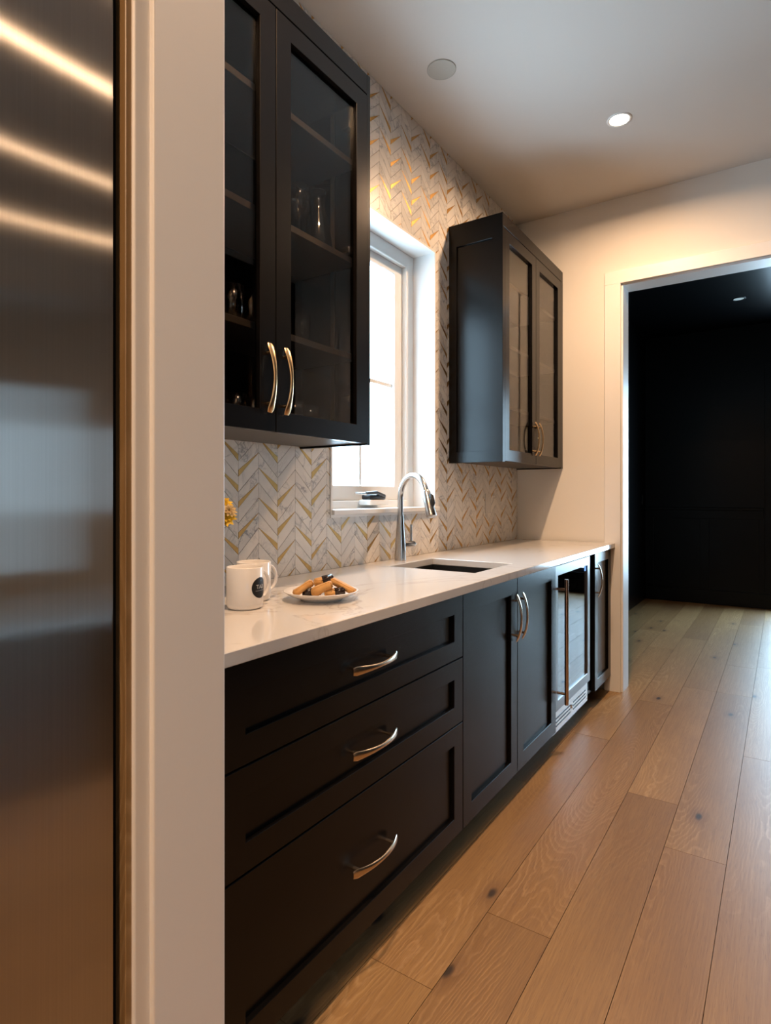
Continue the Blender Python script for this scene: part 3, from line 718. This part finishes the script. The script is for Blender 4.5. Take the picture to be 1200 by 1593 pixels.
# round black logo wrapped on the cup, with lettering
def on_cup(u, v, lift):
    a = LOGO_A + u / 0.0475; r = 0.0475 + lift
    return Vector((mx_ + r * math.cos(a), my_ + r * math.sin(a), ZTOP + 0.056 + v))
LOGO_A = math.atan2(my_ * -1.0, CAM.x - mx_) + math.radians(52)
m = MB(); N = 40; R0 = 0.0265; rows = []
for k in range(9):
    rr = R0 * k / 8
    rows.append([m.bm.verts.new(on_cup(rr * math.cos(2 * math.pi * i / N), rr * math.sin(2 * math.pi * i / N), 0.0004)) for i in range(N)] if k else [m.bm.verts.new(on_cup(0, 0, 0.0004))])
for A, Bq in zip(rows, rows[1:]):
    for i in range(N):
        j = (i + 1) % N
        m.bm.faces.new((A[0], Bq[i], Bq[j]) if len(A) == 1 else (A[i], Bq[i], Bq[j], A[j]))
lg = m.build('logo', M['logo'], mug1, 'all', 'round black printed logo')
fcu = bpy.data.curves.new('lettering_font', 'FONT'); fcu.body = 'TAB'; fcu.size = 0.0150; fcu.align_x = 'CENTER'; fcu.align_y = 'CENTER'
fo = bpy.data.objects.new('lettering_font', fcu); COL.objects.link(fo)
bpy.context.view_layer.update()
tm = fo.to_mesh(); m = MB()
vv = [m.bm.verts.new(on_cup(v.co.x, v.co.y + 0.002, 0.0008)) for v in tm.vertices]
for p in tm.polygons:
    try: m.bm.faces.new([vv[i] for i in p.vertices])
    except ValueError: pass
fo.to_mesh_clear(); bpy.data.objects.remove(fo)
a_, b_ = -0.016, 0.016
for i in range(8):
    u0, u1 = a_ + (b_ - a_) * i / 8, a_ + (b_ - a_) * (i + 1) / 8
    m.bm.faces.new([m.bm.verts.new(on_cup(*q, 0.0008)) for q in ((u0, -0.0078), (u1, -0.0078), (u1, -0.0072), (u0, -0.0072))])
m.build('lettering', M['logo_text'], lg, label='thin pale lettering')

pc_ = (0.412, 1.292, ZTOP)
MB().lathe(pc_, [(0.0, 0.004), (0.050, 0.004), (0.052, 0.0), (0.058, 0.0), (0.060, 0.004), (0.086, 0.013), (0.104, 0.024), (0.1055, 0.026), (0.104, 0.027), (0.084, 0.0175), (0.060, 0.010), (0.0, 0.009)], 56).build('plate', M['ceramic'], None, 'all', 'small white plate of biscuits on the counter', 'plate', at=pc_)
def biscuit(cx_, cy, cz, yaw, pitch, roll, L, w, h, dip, label):
    t = empty('biscuit', (cx_, cy, cz), label, 'biscuit', 'biscuits on the plate')
    Rm = Matrix.Translation((cx_, cy, cz)) @ Matrix.Rotation(yaw, 4, 'Z') @ Matrix.Rotation(pitch, 4, 'Y') @ Matrix.Rotation(roll, 4, 'X')
    m = MB(); m.box((-L / 2, -w / 2, -h / 2), (L / 2, w / 2, h / 2), 0.0, M4=Rm)
    bmesh.ops.bevel(m.bm, geom=m.bm.edges[:], offset=min(w, h) * 0.17, segments=3, affect='EDGES'); bmesh.ops.subdivide_edges(m.bm, edges=[e for e in m.bm.edges if e.calc_length() > 0.015], cuts=3, use_grid_fill=True)
    r_ = random.Random(int(cx_ * 9999 + cy * 777))
    for v in m.bm.verts: v.co += Vector((r_.uniform(-1, 1), r_.uniform(-1, 1), r_.uniform(-1, 1))) * 0.0006
    m.build('cake', M['biscuit'], t, 'all')
    if dip:
        m = MB(); e = 0.0016; x0_, x1_ = (L / 2 - L * dip, L / 2 + e)
        m.box((x0_, -w / 2 - e, -h / 2 - e), (x1_, w / 2 + e, h / 2 + e), 0.0, M4=Rm)
        bmesh.ops.bevel(m.bm, geom=m.bm.edges[:], offset=min(w, h) * 0.17, segments=3, affect='EDGES'); m.build('chocolate_dip', M['chocolate'], t, 'all')
    return t
def plate_pt(a, b, z):   # a along image right, b towards the viewer
    return (pc_[0] + right.x * a - fw.x * b, pc_[1] + right.y * a - fw.y * b, ZTOP + z)
ya_ = math.atan2(right.y, right.x)
biscuit(*plate_pt(-0.048, 0.018, 0.034), ya_ + 0.15, -0.55, 0.0, 0.062, 0.024, 0.019, 0, 'plain golden biscuit leaning at the left of the plate')
biscuit(*plate_pt(0.006, 0.034, 0.036), ya_ + 0.1, -0.38, 0.0, 0.060, 0.026, 0.022, 0, 'golden biscuit lying in front at the middle of the plate')
biscuit(*plate_pt(0.004, -0.030, 0.046), ya_ + 0.2, -0.20, 0.3, 0.056, 0.026, 0.022, 0.62, 'chocolate dipped biscuit on top at the back')
biscuit(*plate_pt(0.062, 0.002, 0.037), ya_ - 0.3, 0.42, 0.0, 0.078, 0.024, 0.016, 0, 'long golden biscuit sloping down at the right')
biscuit(*plate_pt(0.040, 0.030, 0.024), ya_ + 0.2, -0.1, 0.0, 0.054, 0.024, 0.019, 0.55, 'chocolate ended biscuit under the pile at the right')
biscuit(*plate_pt(-0.022, 0.022, 0.023), ya_ + math.pi - 0.3, 0.1, 0.0, 0.050, 0.024, 0.019, 0.6, 'chocolate ended biscuit under the pile at the left')

# flowers mostly behind the partition
vb = (0.225, 1.030, ZTOP)
vz_ = empty('flower_vase', vb, 'yellow flowers in a small grey vase, half hidden by the casing', 'flowers')
MB().lathe(vb, [(0.0, 0.0), (0.030, 0.0), (0.040, 0.03), (0.036, 0.09), (0.022, 0.13), (0.024, 0.145), (0.022, 0.145), (0.020, 0.13), (0.0, 0.02)], 28).build('vase', M['vase'], vz_, 'all')
fr_ = random.Random(3)
def flower(c, d, r, npet, mat):
    c = Vector(c); d = Vector(d).normalized(); a = d.orthogonal().normalized(); b = d.cross(a); m = MB()
    for ring_, (n, rr, el) in enumerate(((npet, r, 0.15), (npet - 2, r * 0.75, 0.6), (npet - 4, r * 0.5, 1.0))):
        for i in range(n):
            an = 2 * math.pi * (i + 0.5 * ring_) / n + fr_.uniform(-.1, .1); o = a * math.cos(an) + b * math.sin(an); sd = d.cross(o)
            p0 = c; p1 = c + (o * math.cos(el) + d * math.sin(el)) * rr * 0.6; p2 = c + (o * math.cos(el * 0.6) + d * math.sin(el * 0.6)) * rr
            w = rr * 0.24; q = [m.bm.verts.new(x_) for x_ in (p0, p1 + sd * w, p2, p1 - sd * w)]
            m.bm.faces.new(q)
    g0 = m.bm.faces[:]; bmesh.ops.solidify(m.bm, geom=g0, thickness=0.0008)
    m.build('blossom', mat, vz_)
heads = [((0.272, 1.062, 1.150), (0.70, -0.35, 0.60), 0.036, 13, 'petal'), ((0.255, 1.070, 1.186), (0.55, -0.20, 0.8), 0.032, 12, 'petal'), ((0.20, 1.01, 1.20), (0, 0, 1), 0.036, 12, 'petal_pale'), ((0.27, 1.01, 1.17), (0.8, -0.4, 0.5), 0.034, 12, 'petal'), ((0.284, 1.072, 1.166), (0.8, -0.2, 0.5), 0.022, 10, 'petal_pale')]
for c, d, r, n, mt in heads:
    flower(c, d, r, n, M[mt])
    MB().sweep([(vb[0], vb[1], ZTOP + 0.02), (vb[0] + (c[0] - vb[0]) * 0.3, vb[1] + (c[1] - vb[1]) * 0.3, ZTOP + 0.15), c], 0.002, 6).build('stem', M['leaf'], vz_)
for (c, d) in (((0.268, 1.056, 1.118), (0.02, 0.026, 0.014)), ((0.262, 1.045, 1.125), (0.03, 0.01, 0.01)), ((0.27, 1.060, 1.132), (0.010, 0.020, -0.012))):
    c = Vector(c); d = Vector(d); sd = d.cross(Vector((0, 0, 1))).normalized() * 0.010
    m = MB(); q = [m.bm.verts.new(p) for p in (c, c + d * 0.5 + sd, c + d, c + d * 0.5 - sd)]; m.bm.faces.new(q); bmesh.ops.solidify(m.bm, geom=m.bm.faces[:], thickness=0.001); m.build('leaf', M['leaf'], vz_)

# outlet cover in the tiles
oc = empty('outlet_cover', (0.0, 3.31, 1.10), 'marble coloured outlet cover set in the tiles under the far cabinet', 'outlet')
B((0.0002, 3.310, 1.100), (0.006, 3.390, 1.218), 0.002).build('plate', M['marble'], oc)
for z in (1.128, 1.168): B((0.006, 3.333, z), (0.0075, 3.367, z + 0.028), 0.0006, 1).build('socket', M['ceramic'], oc)

# ------------------------------------------------------------------ refrigerator
rf = empty('refrigerator', (0.4, 0.0, 0), 'tall brushed stainless refrigerator at the left edge', 'refrigerator')
B((0.06, -0.47, 0.02), (XP - 0.075, 0.462, 2.13)).build('body', M['black'], rf)
B((XP - 0.072, -0.466, 0.12), (XP - 0.020, 0.4655, 2.12), 0.003, 2).build('door', M['steel'], rf)
B((XP - 0.060, 0.4660, 0.05), (XP - 0.035, 0.4775, 2.13)).build('gasket', M['rubber'], rf, label='black seal')
B((0.10, -0.46, 0.0), (XP - 0.10, 0.46, 0.02)).build('foot', M['black'], rf)

# ------------------------------------------------------------------ ceiling fixtures
def downlight(x, y, label, lit=True, power=LAMP_POWER, group='recessed ceiling lights'):
    t = empty('recessed_light', (x, y, ZC), label, 'ceiling light', group)
    r = 0.046
    MB().lathe((x, y, ZC), [(r + 0.012, 0.0), (r + 0.011, -0.004), (r, -0.004), (r - 0.003, -0.001), (r - 0.003, 0.0)], 36).build('trim_ring', M['trim'] if lit else M['black_wall'], t, 'all')
    MB().lathe((x, y, ZC - 0.0012), [(0.0, 0.0), (r - 0.003, 0.0), (r - 0.003, 0.0008), (0, 0.0008)], 36).build('lens', M['lens'] if lit else M['speaker'], t, label='glowing lens' if lit else 'unlit lens')
    if lit:
        ld = bpy.data.lights.new('recessed_lamp', 'AREA'); ld.shape = 'DISK'; ld.size = 0.075; ld.energy = power; ld.color = LAMP_COLOR; ld.spread = math.radians(166)
        lo = bpy.data.objects.new('recessed_lamp', ld); COL.objects.link(lo); lo.parent = t; lo.location = (0, 0, -0.006)
    return t
downlight(0.831, 3.040, 'lit recessed ceiling light above the counter, near the doorway')
downlight(0.831, 1.000, 'lit recessed ceiling light above the near end of the counter')
downlight(1.250, -0.85, 'lit recessed ceiling light just behind the viewer, nearest the refrigerator', power=46.0)
downlight(1.640, -1.40, 'lit recessed ceiling light behind the viewer, first in the kitchen', power=22.0)
downlight(2.030, -2.20, 'lit recessed ceiling light behind the viewer, second in the kitchen', power=22.0)
downlight(4.200, -1.20, 'lit recessed ceiling light on the far kitchen side', power=22.0)
t = downlight(1.151, 6.43, 'unlit recessed light in the black ceiling beyond the doorway', False)
sp = empty('ceiling_speaker', (0.274, 2.257, ZC), 'round flat grey speaker grille in the ceiling', 'speaker')
MB().lathe((0.274, 2.257, ZC), [(0.062, 0.0), (0.062, -0.004), (0.058, -0.005), (0.057, -0.004)], 48).build('rim', M['speaker'], sp, 'all')
MB().lathe((0.274, 2.257, ZC), [(0.0, -0.0045), (0.0568, -0.004), (0.0568, 0.0), (0.0, 0.0)], 48).build('grille', M['speaker'], sp)
wo = empty('wall_outlet', (XDW, 7.33, 1.12), 'small outlet plate on the black wall beyond the doorway', 'outlet')
B((XDW, 7.29, 1.10), (XDW + 0.006, 7.36, 1.215), 0.002).build('plate', M['black'], wo)
B((XDW + 0.006, 7.31, 1.13), (XDW + 0.009, 7.34, 1.185), 0.001, 1).build('switch', M['black'], wo)

# sky sampling through the window openings
for (loc, rot, sx, sy) in (((-0.24, (WY0 + WY1) / 2, (WZ0 + WZ1) / 2), (0, -math.pi / 2, 0), WZ1 - WZ0, WY1 - WY0), (((DWX0 + DWX1) / 2, YDB + 0.2, (DWZ0 + DWZ1) / 2), (-math.pi / 2, 0, 0), DWX1 - DWX0, DWZ1 - DWZ0), ((6.25, -2.175, 1.475), (0, math.pi / 2, 0), 0.95, 0.45)):
    ld = bpy.data.lights.new('sky_portal', 'AREA'); ld.shape = 'RECTANGLE'; ld.size = sx; ld.size_y = sy; ld.cycles.is_portal = True
    o = bpy.data.objects.new('sky_portal', ld); COL.objects.link(o); o.location = loc; o.rotation_euler = rot
